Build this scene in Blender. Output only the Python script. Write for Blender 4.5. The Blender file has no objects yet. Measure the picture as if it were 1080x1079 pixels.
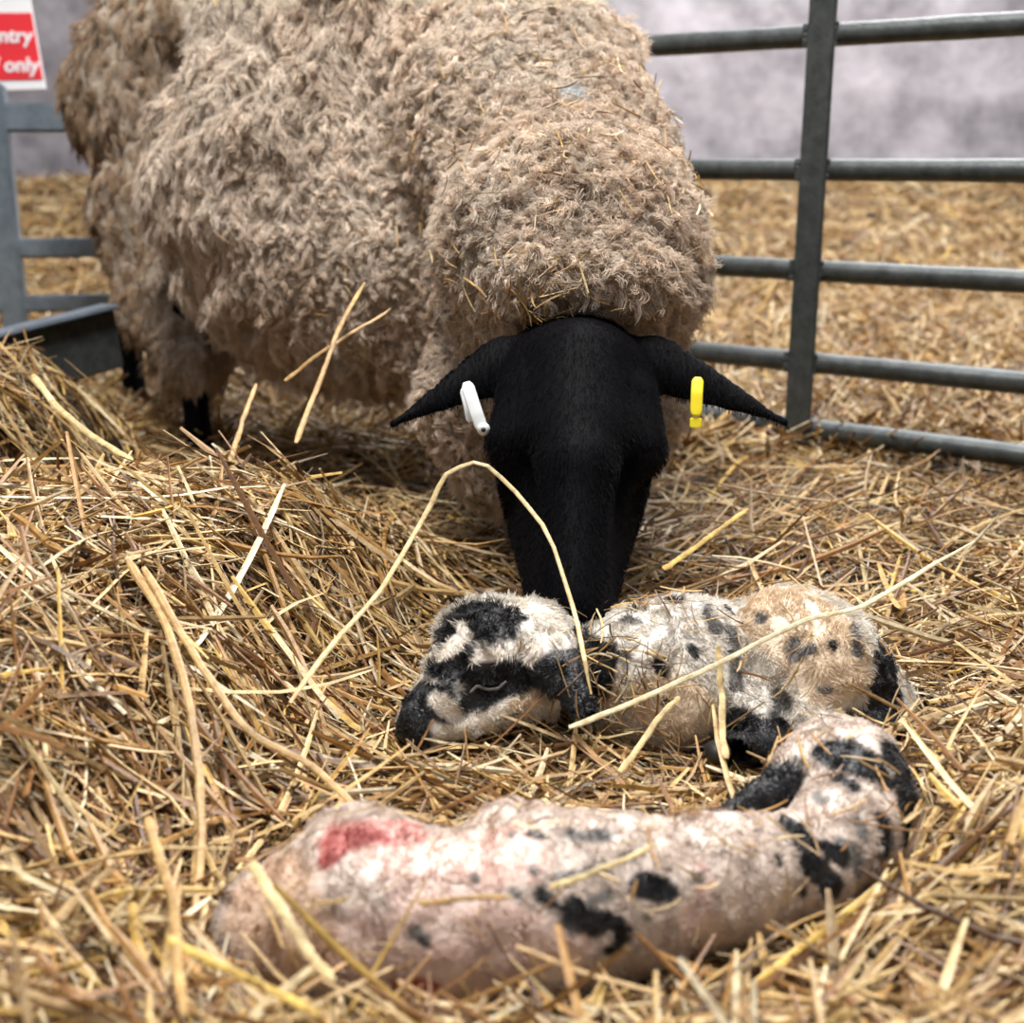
import bpy, math, random
import numpy as np
from mathutils import Vector, Matrix

rng = np.random.default_rng(11)
random.seed(5)
sc = bpy.context.scene
COL = sc.collection

# ------------------------------------------------------------------ camera
CAM = np.array((0.0, 0.0, 0.5)); PITCH = math.radians(15.5); F = 1330.0
FWD = np.array((0, math.cos(PITCH), -math.sin(PITCH))); UP = np.array((0, math.sin(PITCH), math.cos(PITCH)))
cd = bpy.data.cameras.new('camera'); cam = bpy.data.objects.new('camera', cd); COL.objects.link(cam)
cam.location = CAM; cam.rotation_euler = (math.pi/2 - PITCH, 0, 0)
cd.sensor_width = 36; cd.lens = 36*F/1080; cd.clip_start = 0.02
cd.dof.use_dof = True; cd.dof.focus_distance = 1.20; cd.dof.aperture_fstop = 5.2
sc.camera = cam

# ------------------------------------------------------------------ world and light
w = bpy.data.worlds.new('world'); sc.world = w; w.use_nodes = True
nt = w.node_tree; bg = nt.nodes['Background']
tc = nt.nodes.new('ShaderNodeTexCoord'); sx = nt.nodes.new('ShaderNodeSeparateXYZ'); cr = nt.nodes.new('ShaderNodeValToRGB')
nt.links.new(tc.outputs['Generated'], sx.inputs[0]); nt.links.new(sx.outputs['Z'], cr.inputs[0]); nt.links.new(cr.outputs[0], bg.inputs[0])
cr.color_ramp.elements[0].position = 0.12; cr.color_ramp.elements[0].color = (.11, .11, .125, 1)
cr.color_ramp.elements[1].position = 0.9; cr.color_ramp.elements[1].color = (1, 1.02, 1.08, 1)
bg.inputs[1].default_value = 0.62

def area(name, loc, target, size, sizey, power, col):
    l = bpy.data.lights.new(name, 'AREA'); l.shape = 'RECTANGLE'; l.size = size; l.size_y = sizey; l.energy = power; l.color = col
    o = bpy.data.objects.new(name, l); COL.objects.link(o); o.location = loc
    o.rotation_euler = (Vector(target)-Vector(loc)).to_track_quat('-Z', 'Y').to_euler(); return o
area('overhead_light', (-0.15, 1.0, 2.9), (-.05, 1.3, 0.1), 1.0, .8, 142, (1, .975, .94))  # soft light from the shed skylights over the pen
area('overhead_light', (1.5, 5.0, 4.2), (0.6, 5.2, 0.2), 3.2, 2.6, 470, (1, .98, .97))  # unseen lamp added to brighten the back wall and the far straw
sc.view_settings.view_transform = 'Standard'; sc.view_settings.look = 'None'
sc.view_settings.gamma = 1.0; sc.view_settings.exposure = 0.0
sc.view_settings.use_curve_mapping = False

# ------------------------------------------------------------------ helpers
def at(px, py, D):
    """the world point seen at pixel (px, py) at axial depth D"""
    return CAM + D*(FWD + (px-540)/F*np.array((1., 0, 0)) - (py-540)/F*UP)
def s2l(r, g, b):
    f = lambda c: (c/255/12.92) if c/255 <= .04045 else ((c/255+.055)/1.055)**2.4
    return np.array((f(r), f(g), f(b)))
def smooth(a, b, x):
    t = np.clip((x-a)/(b-a), 0, 1); return t*t*(3-2*t)
def unit(v):
    return v/np.maximum(np.linalg.norm(v, axis=-1, keepdims=True), 1e-9)
_perm = np.random.default_rng(3).random(65536).astype(np.float32)
def vnoise(p, freq=1.0, seed=0):
    q = np.asarray(p, float)*freq + seed*17.31 + 500
    i = np.floor(q).astype(np.int64); f = q-i; f = f*f*(3-2*f)
    def hsh(a, b, c): return _perm[((a*73856093) ^ (b*19349663) ^ (c*83492791)) & 65535]
    r = 0
    for dx in (0, 1):
        for dy in (0, 1):
            for dz in (0, 1):
                wgt = (f[..., 0] if dx else 1-f[..., 0])*(f[..., 1] if dy else 1-f[..., 1])*(f[..., 2] if dz else 1-f[..., 2])
                r = r + wgt*hsh(i[..., 0]+dx, i[..., 1]+dy, i[..., 2]+dz)
    return r*2-1

def tag(o, label=None, cat=None, group=None, kind=None):
    if label: o['label'] = label
    if cat: o['category'] = cat
    if group: o['group'] = group
    if kind: o['kind'] = kind
    return o
def empty(name, loc, rz=0):
    o = bpy.data.objects.new(name, None); COL.objects.link(o); o.location = loc; o.rotation_euler.z = rz
    o.empty_display_size = .05; return o
def link(name, me, mat=None, parent=None):
    o = bpy.data.objects.new(name, me); COL.objects.link(o)
    if mat: me.materials.append(mat)
    if parent is not None:
        o.parent = parent; o.matrix_parent_inverse = parent_inv(parent)
    return o
def parent_inv(p):
    m = Matrix.Translation(p.location) @ p.rotation_euler.to_matrix().to_4x4()
    return m.inverted()
def np_mesh(name, V, Q, col=None, smooth_=True):
    V = np.asarray(V, np.float32); Q = np.asarray(Q, np.int32)
    n = Q.shape[1]
    me = bpy.data.meshes.new(name)
    me.vertices.add(len(V)); me.vertices.foreach_set('co', V.ravel())
    me.loops.add(Q.size); me.loops.foreach_set('vertex_index', Q.ravel())
    me.polygons.add(len(Q)); me.polygons.foreach_set('loop_start', np.arange(0, Q.size, n, dtype=np.int32))
    me.polygons.foreach_set('loop_total', np.full(len(Q), n, np.int32))
    me.update(calc_edges=True)
    me.polygons.foreach_set('use_smooth', np.full(len(Q), smooth_, bool))
    if col is not None:
        a = me.attributes.new('col', 'FLOAT_COLOR', 'POINT')
        c = np.ones((len(V), 4), np.float32); c[:, :3] = col; a.data.foreach_set('color', c.ravel())
    return me
def hair(name, P, rad, col, mat, parent):
    """P (n,k,3) fibres, rad (k,) or (n,k), col (n,3)"""
    n, k = P.shape[:2]
    hc = bpy.data.hair_curves.new(name); hc.add_curves([k]*n)
    hc.attributes['position'].data.foreach_set('vector', P.astype(np.float32).ravel())
    r = np.broadcast_to(rad, (n, k)).astype(np.float32).ravel()
    ra = hc.attributes.get('radius') or hc.attributes.new('radius', 'FLOAT', 'POINT')
    ra.data.foreach_set('value', r)
    a = hc.attributes.new('col', 'FLOAT_COLOR', 'CURVE')
    c = np.ones((n, 4), np.float32); c[:, :3] = col; a.data.foreach_set('color', c.ravel())
    hc.materials.append(mat)
    o = bpy.data.objects.new(name, hc); COL.objects.link(o)
    o.parent = parent; o.matrix_parent_inverse = parent_inv(parent) if parent.parent is None else Matrix.Identity(4)
    return o

# materials
def mat(name, color=(.5, .5, .5), rough=.6, metal=0, attr=False, spec=.5, bump=None, var=None, trans=0, sheen=0):
    m = bpy.data.materials.new(name); m.use_nodes = True; t = m.node_tree; b = t.nodes['Principled BSDF']
    b.inputs['Roughness'].default_value = rough; b.inputs['Metallic'].default_value = metal
    b.inputs['Specular IOR Level'].default_value = spec
    b.inputs['Base Color'].default_value = (*color, 1)
    if sheen: b.inputs['Sheen Weight'].default_value = sheen
    src = None
    if attr:
        a = t.nodes.new('ShaderNodeAttribute'); a.attribute_name = 'col'; src = a.outputs['Color']
    if var:     # (scale, dark colour, light colour, lo, hi)
        n = t.nodes.new('ShaderNodeTexNoise'); n.inputs['Scale'].default_value = var[0]; n.inputs['Detail'].default_value = 8; n.inputs['Roughness'].default_value = .65
        o = t.nodes.new('ShaderNodeTexCoord'); t.links.new(o.outputs['Object'], n.inputs['Vector'])
        r = t.nodes.new('ShaderNodeValToRGB'); r.color_ramp.elements[0].position = var[3]; r.color_ramp.elements[1].position = var[4]
        r.color_ramp.elements[0].color = (*var[1], 1); r.color_ramp.elements[1].color = (*var[2], 1)
        t.links.new(n.outputs['Fac'], r.inputs[0])
        if src is None: src = r.outputs[0]
        else:
            mx = t.nodes.new('ShaderNodeMix'); mx.data_type = 'RGBA'; mx.blend_type = 'MULTIPLY'; mx.inputs[0].default_value = 1
            t.links.new(src, mx.inputs[6]); t.links.new(r.outputs[0], mx.inputs[7]); src = mx.outputs[2]
    if src is not None: t.links.new(src, b.inputs['Base Color'])
    if bump:
        n = t.nodes.new('ShaderNodeTexNoise'); n.inputs['Scale'].default_value = bump[0]; n.inputs['Detail'].default_value = 6
        o = t.nodes.new('ShaderNodeTexCoord'); t.links.new(o.outputs['Object'], n.inputs['Vector'])
        bp = t.nodes.new('ShaderNodeBump'); bp.inputs['Strength'].default_value = bump[1]; bp.inputs['Distance'].default_value = bump[2]
        t.links.new(n.outputs['Fac'], bp.inputs['Height']); t.links.new(bp.outputs[0], b.inputs['Normal'])
    if trans:
        tr = t.nodes.new('ShaderNodeBsdfTranslucent'); ms = t.nodes.new('ShaderNodeMixShader'); ms.inputs[0].default_value = trans
        if src is not None: t.links.new(src, tr.inputs['Color'])
        else: tr.inputs['Color'].default_value = (*color, 1)
        t.links.new(b.outputs[0], ms.inputs[1]); t.links.new(tr.outputs[0], ms.inputs[2])
        t.links.new(ms.outputs[0], t.nodes['Material Output'].inputs[0])
    return m
M_STRAW = mat('straw', rough=.42, attr=True, spec=.5, trans=.10, var=(110, (.55, .47, .38), (1.0, 1.0, 1.0), .32, .62), bump=(500, .5, .001))
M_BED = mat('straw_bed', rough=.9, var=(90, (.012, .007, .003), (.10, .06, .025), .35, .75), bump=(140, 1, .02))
M_WALL = mat('concrete', rough=.9, var=(3.0, (.22, .205, .225), (.54, .51, .55), .34, .66), bump=(9, .5, .02))
M_STEEL = mat('dull_steel', rough=.45, metal=.35, spec=.5, var=(38, (.030, .036, .036), (.085, .095, .095), .3, .72), bump=(160, .35, .002))
M_GALV = mat('galvanised_steel', rough=.35, metal=.5, var=(20, (.16, .20, .24), (.30, .36, .42), .3, .7), bump=(120, .2, .001))
M_WOOLBASE = mat('wool_base', rough=1, spec=.1, color=(.40, .33, .26), bump=(300, 1, .006))
M_WOOL = mat('wool', rough=.75, attr=True, spec=.2, trans=.22)
M_BLACK = mat('black_short_hair', rough=.6, spec=.04, var=(240, (.002, .0019, .0024), (.005, .0046, .006), .3, .7), bump=(420, .35, .002))
M_BHAIR = mat('black_hair_fibre', rough=.5, attr=True, spec=.05)
M_EYE = mat('eye', rough=.08, color=(.006, .004, .003), spec=.8)
M_HORN = mat('hoof', rough=.5, color=(.015, .012, .01))
M_LAMB = mat('lamb_skin', rough=.4, attr=True, spec=.5, bump=(260, .6, .003))
M_LWOOL = mat('lamb_wool', rough=.42, attr=True, spec=.5, trans=.15)
M_WTAG = mat('white_plastic', rough=.35, color=(.80, .84, .84), bump=(60, .05, .001))
M_YTAG = mat('yellow_plastic', rough=.35, color=(.90, .74, .03), bump=(60, .05, .001))
M_RED = mat('sign_red', rough=.4, color=(.72, .02, .03)); M_SWHITE = mat('sign_white', rough=.4, color=(.82, .82, .84))
M_PINK = mat('sign_pink', rough=.4, color=(.75, .18, .24))

# signed distance shapes ------------------------------------------------------
def sd_cone(p, a, b, ra, rb):
    ba = b-a; L2 = (ba@ba)+1e-12
    t = np.clip(((p-a)@ba)/L2, 0, 1)
    return np.linalg.norm(p-a-t[:, None]*ba, axis=1)-(ra+(rb-ra)*t)
def sd_ell(p, c, r, R):
    q = (p-c)@R.T if R is not None else (p-c)
    r = np.asarray(r); k0 = np.linalg.norm(q/r, axis=1); k1 = np.linalg.norm(q/(r*r), axis=1)
    return k0*(k0-1)/np.maximum(k1, 1e-9)
def sd_leaf(p, a, b, n, wid, th):
    """a flattened, pointed ear from a to b, its face along n"""
    ba = b-a; L = np.linalg.norm(ba); t_ = ba/L; n = n-(n@t_)*t_; n = n/np.linalg.norm(n); s = np.cross(t_, n)
    q = p-a; u = np.clip(q@t_/L, 0, 1); x = q@s; z = q@n
    prof = wid*np.clip(1-u, 0, 1)**.85*smooth(-.6, .12, u)
    prof = np.maximum(prof, .0045)
    thick = np.maximum(prof*th/wid, .0042); z2 = (z+.25*x*x/np.maximum(wid, 1e-6))*(prof/thick)
    rad = np.sqrt(x*x+z2*z2+np.maximum(np.abs(q@t_-u*L), 0)**2)
    return (rad-prof)*np.clip(th/wid+.18, 0, 1)
def smin(a, b, k):
    h = np.clip(.5+.5*(b-a)/k, 0, 1); return b+(a-b)*h-k*h*(1-h)
def make_sdf(prims):
    def f(p):
        d = None
        for pr in prims:
            k = pr[-1]; t = pr[0]
            if t == 'c': v = sd_cone(p, *pr[1:5])
            elif t == 'e': v = sd_ell(p, *pr[1:4])
            elif t == 'l': v = sd_leaf(p, *pr[1:6])
            elif t == '-':
                v = sd_ell(p, *pr[1:4]); d = -smin(-d, v, k); continue
            d = v if d is None else smin(d, v, k)
        return d
    return f
def surface(f, lo, hi, h):
    lo = np.asarray(lo, float); hi = np.asarray(hi, float); C4 = 4
    n = (np.ceil((hi-lo)/h/C4).astype(int))*C4+1
    ax = [lo[i]+h*np.arange(n[i]) for i in range(3)]
    cx = [a[::C4] for a in ax]
    G = np.stack(np.meshgrid(*cx, indexing='ij'), -1).reshape(-1, 3)
    c = f(G).reshape([len(a) for a in cx])
    near = np.abs(c) < h*C4*1.9
    m = np.zeros(n, bool); cell = np.zeros([k-1 for k in near.shape], bool)
    for dx in (0, 1):
        for dy in (0, 1):
            for dz in (0, 1):
                cell |= near[dx:near.shape[0]-1+dx, dy:near.shape[1]-1+dy, dz:near.shape[2]-1+dz]
    mm = np.repeat(np.repeat(np.repeat(cell, C4, 0), C4, 1), C4, 2)
    m[:-1, :-1, :-1] |= mm; m[1:, 1:, 1:] |= mm; m[:-1, 1:, 1:] |= mm; m[1:, :-1, 1:] |= mm; m[1:, 1:, :-1] |= mm
    m[:-1, :-1, 1:] |= mm; m[:-1, 1:, :-1] |= mm; m[1:, :-1, :-1] |= mm
    # far cells take the sign of the coarse sample
    v = np.repeat(np.repeat(np.repeat(c, C4, 0), C4, 1), C4, 2)[:n[0], :n[1], :n[2]]
    v = np.pad(v, [(0, max(0, n[i]-v.shape[i])) for i in range(3)], mode='edge').astype(np.float64)
    idx = np.argwhere(m)
    v[m] = f(lo+idx*h)
    s = v < 0
    nc = n-1
    cnt = np.zeros(nc); acc = np.zeros((*nc, 3))
    def sl(a, o): return a[o[0]:o[0]+nc[0], o[1]:o[1]+nc[1], o[2]:o[2]+nc[2]]
    for axis in range(3):
        o1, o2 = [i for i in range(3) if i != axis]
        for a in (0, 1):
            for b in (0, 1):
                p0 = [0, 0, 0]; p0[o1] = a; p0[o2] = b; p1 = list(p0); p1[axis] = 1
                v0 = sl(v, p0); v1 = sl(v, p1); x = (v0 < 0) != (v1 < 0)
                t = np.where(x, v0/np.where(x, v0-v1, 1), 0)
                cnt += x
                for i in range(3):
                    acc[..., i] += x*(p0[i]+(t if i == axis else 0))
    act = cnt > 0; ids = -np.ones(nc, np.int64); ids[act] = np.arange(act.sum())
    ci = np.argwhere(act); V = lo+h*(ci+acc[act]/cnt[act][:, None])
    quads = []
    for axis in range(3):
        o1, o2 = (axis+1) % 3, (axis+2) % 3
        a0 = [slice(None)]*3; a1 = [slice(None)]*3; a0[axis] = slice(0, -1); a1[axis] = slice(1, None)
        x = s[tuple(a0)] != s[tuple(a1)]
        e = np.argwhere(x); e = e[(e[:, o1] > 0) & (e[:, o2] > 0) & (e[:, o1] < nc[o1]) & (e[:, o2] < nc[o2])]
        ins = s[e[:, 0], e[:, 1], e[:, 2]]
        def g(d1, d2):
            q = e.copy(); q[:, o1] += d1; q[:, o2] += d2; return ids[q[:, 0], q[:, 1], q[:, 2]]
        q = np.stack([g(-1, -1), g(0, -1), g(0, 0), g(-1, 0)], 1)
        q[~ins] = q[~ins][:, ::-1]; quads.append(q)
    Q = np.concatenate(quads); Q = Q[(Q >= 0).all(1)]
    # project onto the surface
    for _ in range(2):
        nrm = grad(f, V); V = V-nrm*np.clip(f(V), -h, h)[:, None]*.8
    return V, Q, grad(f, V)
def grad(f, V, e=.0015):
    g = np.stack([f(V+np.eye(3)[i]*e)-f(V-np.eye(3)[i]*e) for i in range(3)], 1)
    return unit(g)
def sample(V, Q, N, n, wfun=None):
    T = np.concatenate([Q[:, [0, 1, 2]], Q[:, [0, 2, 3]]])
    a, b, c = V[T[:, 0]], V[T[:, 1]], V[T[:, 2]]
    A = np.linalg.norm(np.cross(b-a, c-a), axis=1)
    if wfun is not None: A = A*wfun((a+b+c)/3)
    i = rng.choice(len(T), n, p=A/A.sum()); r = rng.random((n, 2)); fl = r.sum(1) > 1; r[fl] = 1-r[fl]
    u, v_ = r[:, :1], r[:, 1:]; w_ = 1-u-v_
    return w_*a[i]+u*b[i]+v_*c[i], unit(w_*N[T[i, 0]]+u*N[T[i, 1]]+v_*N[T[i, 2]])
def hit(f, px, py, d0=.5):
    d = (FWD + (px-540)/F*np.array((1., 0, 0)) - (py-540)/F*UP); L = np.linalg.norm(d); t = d0
    for _ in range(120):
        s_ = float(f((CAM+t*d)[None])[0])
        if s_ < .0008: break
        t += s_/L*.7
        if t > 4: break
    return CAM+t*d

# straws: flattened tubes ---------------------------------------------------
def tubes(P, wid, th, col, sides=4):
    """P (n,k,3) centre lines, wid/th (n,) half sizes, flat side up-ish -> V,Q,C"""
    n, k = P.shape[:2]
    T = np.gradient(P, axis=1); T = unit(T)
    upv = np.broadcast_to(np.array((0., 0, 1)), T.shape)+.0
    tilt = rng.normal(0, .8, (n, 1, 3)); upv = unit(upv+tilt*.6)
    S = unit(np.cross(T, upv)); U = np.cross(S, T)
    ang = np.arange(sides)*2*np.pi/sides
    taper = np.ones(k); taper[0] = .75; taper[-1] = .5
    V = P[:, :, None, :] + (np.cos(ang)[None, None, :, None]*S[:, :, None, :]*wid[:, None, None, None] + np.sin(ang)[None, None, :, None]*U[:, :, None, :]*th[:, None, None, None])*taper[None, :, None, None]
    idx = np.arange(n*k*sides).reshape(n, k, sides)
    a = idx[:, :-1, :]; b = idx[:, 1:, :]
    Q = np.stack([a, np.roll(a, -1, 2), np.roll(b, -1, 2), b], -1).reshape(-1, 4)
    caps = idx[:, [0, -1], :].reshape(-1, sides) if sides == 4 else None
    if caps is not None: Q = np.concatenate([Q, caps])
    C = np.repeat(col, k*sides, axis=0)
    return V.reshape(-1, 3), Q, C
STRAWC = np.array([s2l(*c) for c in ((224, 190, 130), (238, 214, 162), (198, 154, 94), (152, 108, 60), (246, 231, 194), (112, 76, 40), (208, 178, 130), (228, 190, 104), (172, 150, 116))])
STRAWP = np.array((.19, .12, .19, .14, .06, .10, .11, .05, .04)); STRAWP = STRAWP/STRAWP.sum()
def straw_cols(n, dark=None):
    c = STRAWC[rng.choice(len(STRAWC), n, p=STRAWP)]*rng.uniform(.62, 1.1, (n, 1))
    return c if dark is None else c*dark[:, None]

# ------------------------------------------------------------------ the bed's height
def H(x, y):
    x = np.asarray(x, float); y = np.asarray(y, float)
    yp = np.interp(y, [.3, .6, .8, 1.0, 1.18, 1.32, 1.42, 1.58, 1.75], [.07, .095, .12, .145, .165, .165, .13, .03, 0])
    edge = np.interp(y, [.4, .7, 1.0, 1.3, 1.5], [-.30, -.27, -.17, -.12, -.06])
    z = yp*smooth(edge+.06, edge-.17, x)
    z = np.maximum(z, .235*smooth(-.50, -.72, x)*smooth(1.1, 1.4, y)*smooth(2.15, 1.8, y))
    z = z + .03*smooth(.12, .45, x)*smooth(2.0, .9, y) + .035*smooth(.18, .4, x)*smooth(.95, .7, y)
    z = z + .03*np.exp(-((x-.45)**2+(y-1.75)**2)/.09)
    z = z + .41*smooth(2.7, 7.3, y)
    z = z + .055*np.exp(-((x+.235)**2+(y-.66)**2)/.0028) + .03*smooth(.64, .57, y)
    p = np.stack([x, y, 0*x], -1)
    z = z + .016*vnoise(p, 5, 1)+.008*vnoise(p, 14, 2)+.02*vnoise(p, 2.2, 3)*smooth(2.2, 3, y)
    return z

# ------------------------------------------------------------------ structure: bed and wall
def heightfield(name, x0, x1, y0, y1, nx, ny, dz, m):
    ux = np.linspace(x0, x1, nx); uy = y0+(y1-y0)*np.linspace(0, 1, ny)**1.7
    X, Y = np.meshgrid(ux, uy, indexing='ij'); V = np.stack([X, Y, H(X, Y)+dz], -1).reshape(-1, 3)
    i = np.arange(nx*ny).reshape(nx, ny)
    Q = np.stack([i[:-1, :-1], i[1:, :-1], i[1:, 1:], i[:-1, 1:]], -1).reshape(-1, 4)
    return link(name, np_mesh(name, V, Q), m)
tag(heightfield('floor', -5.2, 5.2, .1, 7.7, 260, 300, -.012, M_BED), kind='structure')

def box_mesh(name, c, s, R=None, bev=0):
    import bmesh
    bm = bmesh.new(); bmesh.ops.create_cube(bm, size=1)
    for v in bm.verts: v.co = Vector((v.co.x*s[0], v.co.y*s[1], v.co.z*s[2]))
    if bev: bmesh.ops.bevel(bm, geom=bm.edges[:], offset=bev, segments=2, affect='EDGES')
    M4 = Matrix.Translation(Vector(c)) @ (R.to_4x4() if R else Matrix.Identity(4))
    bmesh.ops.transform(bm, matrix=M4, verts=bm.verts)
    me = bpy.data.meshes.new(name); bm.to_mesh(me); bm.free(); return me
wl = link('wall_back', box_mesh('wall_back', (0, 7.6, 1.2), (10.4, .2, 3.6)), M_WALL); tag(wl, kind='structure')

# ------------------------------------------------------------------ hurdles
def bar(a, b, r, flat=1.0, sides=14, wob=0.0, caps=True):
    a = np.asarray(a, float); b = np.asarray(b, float); t = unit(b-a); up = np.array((0, 0, 1.)) if abs(t[2]) < .9 else np.array((0., 1, 0))
    s = unit(np.cross(t, up)); u = np.cross(s, t); K = 24
    V = []
    for k in range(K+1):
        p = a+(b-a)*k/K; rr = r*(1+wob*(random.random()-.5))
        for j in range(sides):
            g = 2*math.pi*j/sides; V.append(p+rr*math.cos(g)*s*flat+rr*math.sin(g)*u)
    V = np.array(V); i = np.arange((K+1)*sides).reshape(K+1, sides)
    Q = np.stack([i[:-1], np.roll(i[:-1], -1, 1), np.roll(i[1:], -1, 1), i[1:]], -1).reshape(-1, 4)
    me = bpy.data.meshes.new('bar')
    faces = [tuple(q) for q in Q]+[tuple(i[0][::-1]), tuple(i[-1])]
    me.from_pydata([tuple(v) for v in V], [], faces); me.update()
    me.polygons.foreach_set('use_smooth', [True]*len(Q)+[False, False]); return me
HB = np.array((.516, 2.20)); HD = np.array((-.81, .59)); HD = HD/np.linalg.norm(HD)
def hp(s, z): q = HB+HD*s; return (q[0], q[1], z)
hz = [.045, .162, .320, .487, .700, .92]
hang = math.atan2(HD[1], HD[0])
hr = empty('sheep_hurdle', (HB[0], HB[1], 0)); tag(hr, 'dull grey tubular steel hurdle at the right, its lowest rail in the straw', 'hurdle')
for z in hz:
    link('rail', bar(hp(-.95, z), hp(1.0, z), .0185, wob=.05), M_STEEL, hr)
Rz = Matrix.Rotation(hang, 3, 'Z')
q = HB+np.array((HD[1], -HD[0]))*(-.022)   # camera side of the rails
q = HB - np.array((-HD[1], HD[0]))*(-.022)
if q[1] > HB[1]: q = HB+(HB-q)
u = link('upright', box_mesh('upright', (q[0], q[1], .485), (.046, .010, .95), Rz, .002), M_STEEL, hr)
for z in hz:
    for sgn in (-1, 1):
        link('weld', bar((q[0]+HD[0]*.026*sgn, q[1]+HD[1]*.026*sgn+.008, z-.018), (q[0]+HD[0]*.026*sgn, q[1]+HD[1]*.026*sgn+.008, z+.018), .005, sides=8, wob=.5), M_STEEL, hr)
for s_ in (-.95, 1.0):
    link('end_post', bar(hp(s_, 0), hp(s_, .95), .020), M_STEEL, hr)
# the gate at the left, behind the rump
G0 = at(6, 230, 2.75); g = empty('metal_gate', (G0[0], G0[1], 0)); tag(g, 'blurred pale grey metal gate behind the rump of the ewe', 'gate')
gd = unit(np.array((1, .16, 0)))
def gp(s, z): return (G0[0]+gd[0]*s, G0[1]+gd[1]*s, z)
gR = Matrix.Rotation(math.atan2(gd[1], gd[0]), 3, 'Z')
def zz(py, D): return at(0, py, D)[2]
for py_, hh in ((126, .060), (262, .042), (322, .036)):
    z = zz(py_, 2.78); c = gp(.25, z)
    link('rail', box_mesh('rail', c, (1.2, .035, hh), gR, .006), M_GALV, g)
link('post', box_mesh('post', gp(.0, .36), (.052, .045, .60), gR, .006), M_GALV, g)
link('post', box_mesh('post', gp(-.33, .36), (.052, .045, .60), gR, .006), M_GALV, g)
link('post', box_mesh('post', gp(.83, .36), (.052, .045, .60), gR, .006), M_GALV, g)
# low board
b0 = at(-60, 372, 2.05); b1 = at(120, 327, 2.30); bc = (b0+b1)/2; L = np.linalg.norm(b1-b0)
bd = unit(b1-b0); kb = empty('kickboard', (bc[0], bc[1], bc[2]-.05)); tag(kb, 'low dark grey metal kickboard in the straw at left, below the pale gate', 'kickboard')
kR = Matrix.Rotation(math.atan2(bd[1], bd[0]), 3, 'Z') @ Matrix.Rotation(-math.asin(bd[2]), 3, 'Y')
link('board', box_mesh('board', tuple(bc-np.array((0, 0, .05))), (L, .02, .11), kR, .003), M_STEEL, kb)
link('rim', box_mesh('rim', tuple(bc+np.array((0, -.012, .008))), (L, .05, .008), kR, .003), M_GALV, kb)
# sign
S0 = at(-2, 42, 3.0)
sg = empty('warning_sign', tuple(S0)); tag(sg, 'red and white warning sign above the gate at the top left', 'sign')
def sgp(px, py, d=0): return at(px, py, 3.0-d)
def quad_plate(name, pts, th, m, par):
    V = [np.array(p) for p in pts]; nrm = unit(np.cross(V[1]-V[0], V[3]-V[0]))
    if nrm[1] > 0: nrm = -nrm
    W = V+[v-nrm*th for v in V]
    me = bpy.data.meshes.new(name); me.from_pydata([tuple(v) for v in W], [], [(0, 1, 2, 3), (7, 6, 5, 4), (0, 4, 5, 1), (1, 5, 6, 2), (2, 6, 7, 3), (3, 7, 4, 0)]); me.update()
    return link(name, me, m, par)
quad_plate('sign_board', [sgp(-90, -70), sgp(20, -66), sgp(48, 94), sgp(-90, 99)], .006, M_SWHITE, sg)
quad_plate('red_panel', [sgp(-84, 14, .004), sgp(33, 14, .004), sgp(45, 84, .004), sgp(-84, 86, .004)], .002, M_RED, sg)
quad_plate('red_panel', [sgp(-84, -60, .004), sgp(16, -60, .004), sgp(22, -6, .004), sgp(-84, -4, .004)], .002, M_PINK, sg)
def text(body, px1, py, size, m, par):
    c = bpy.data.curves.new('lettering', 'FONT'); c.body = body; c.size = size; c.extrude = .001; c.align_x = 'RIGHT'; c.space_character = 1.0; c.offset = .0012
    o = bpy.data.objects.new('lettering', c); COL.objects.link(o); c.materials.append(m)
    p = sgp(px1, py, .006); 
    bpy.context.view_layer.update()
    me = bpy.data.meshes.new_from_object(o.evaluated_get(bpy.context.evaluated_depsgraph_get())); bpy.data.objects.remove(o)
    me.transform(Matrix.Translation(Vector(p)) @ Matrix.Rotation(math.pi/2-PITCH, 4, 'X')); me.materials.clear()
    return link('lettering', me, m, par)
text('No entry', 34, 45, .048, M_SWHITE, sg)
text('staff only', 41, 76, .048, M_SWHITE, sg)

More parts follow.
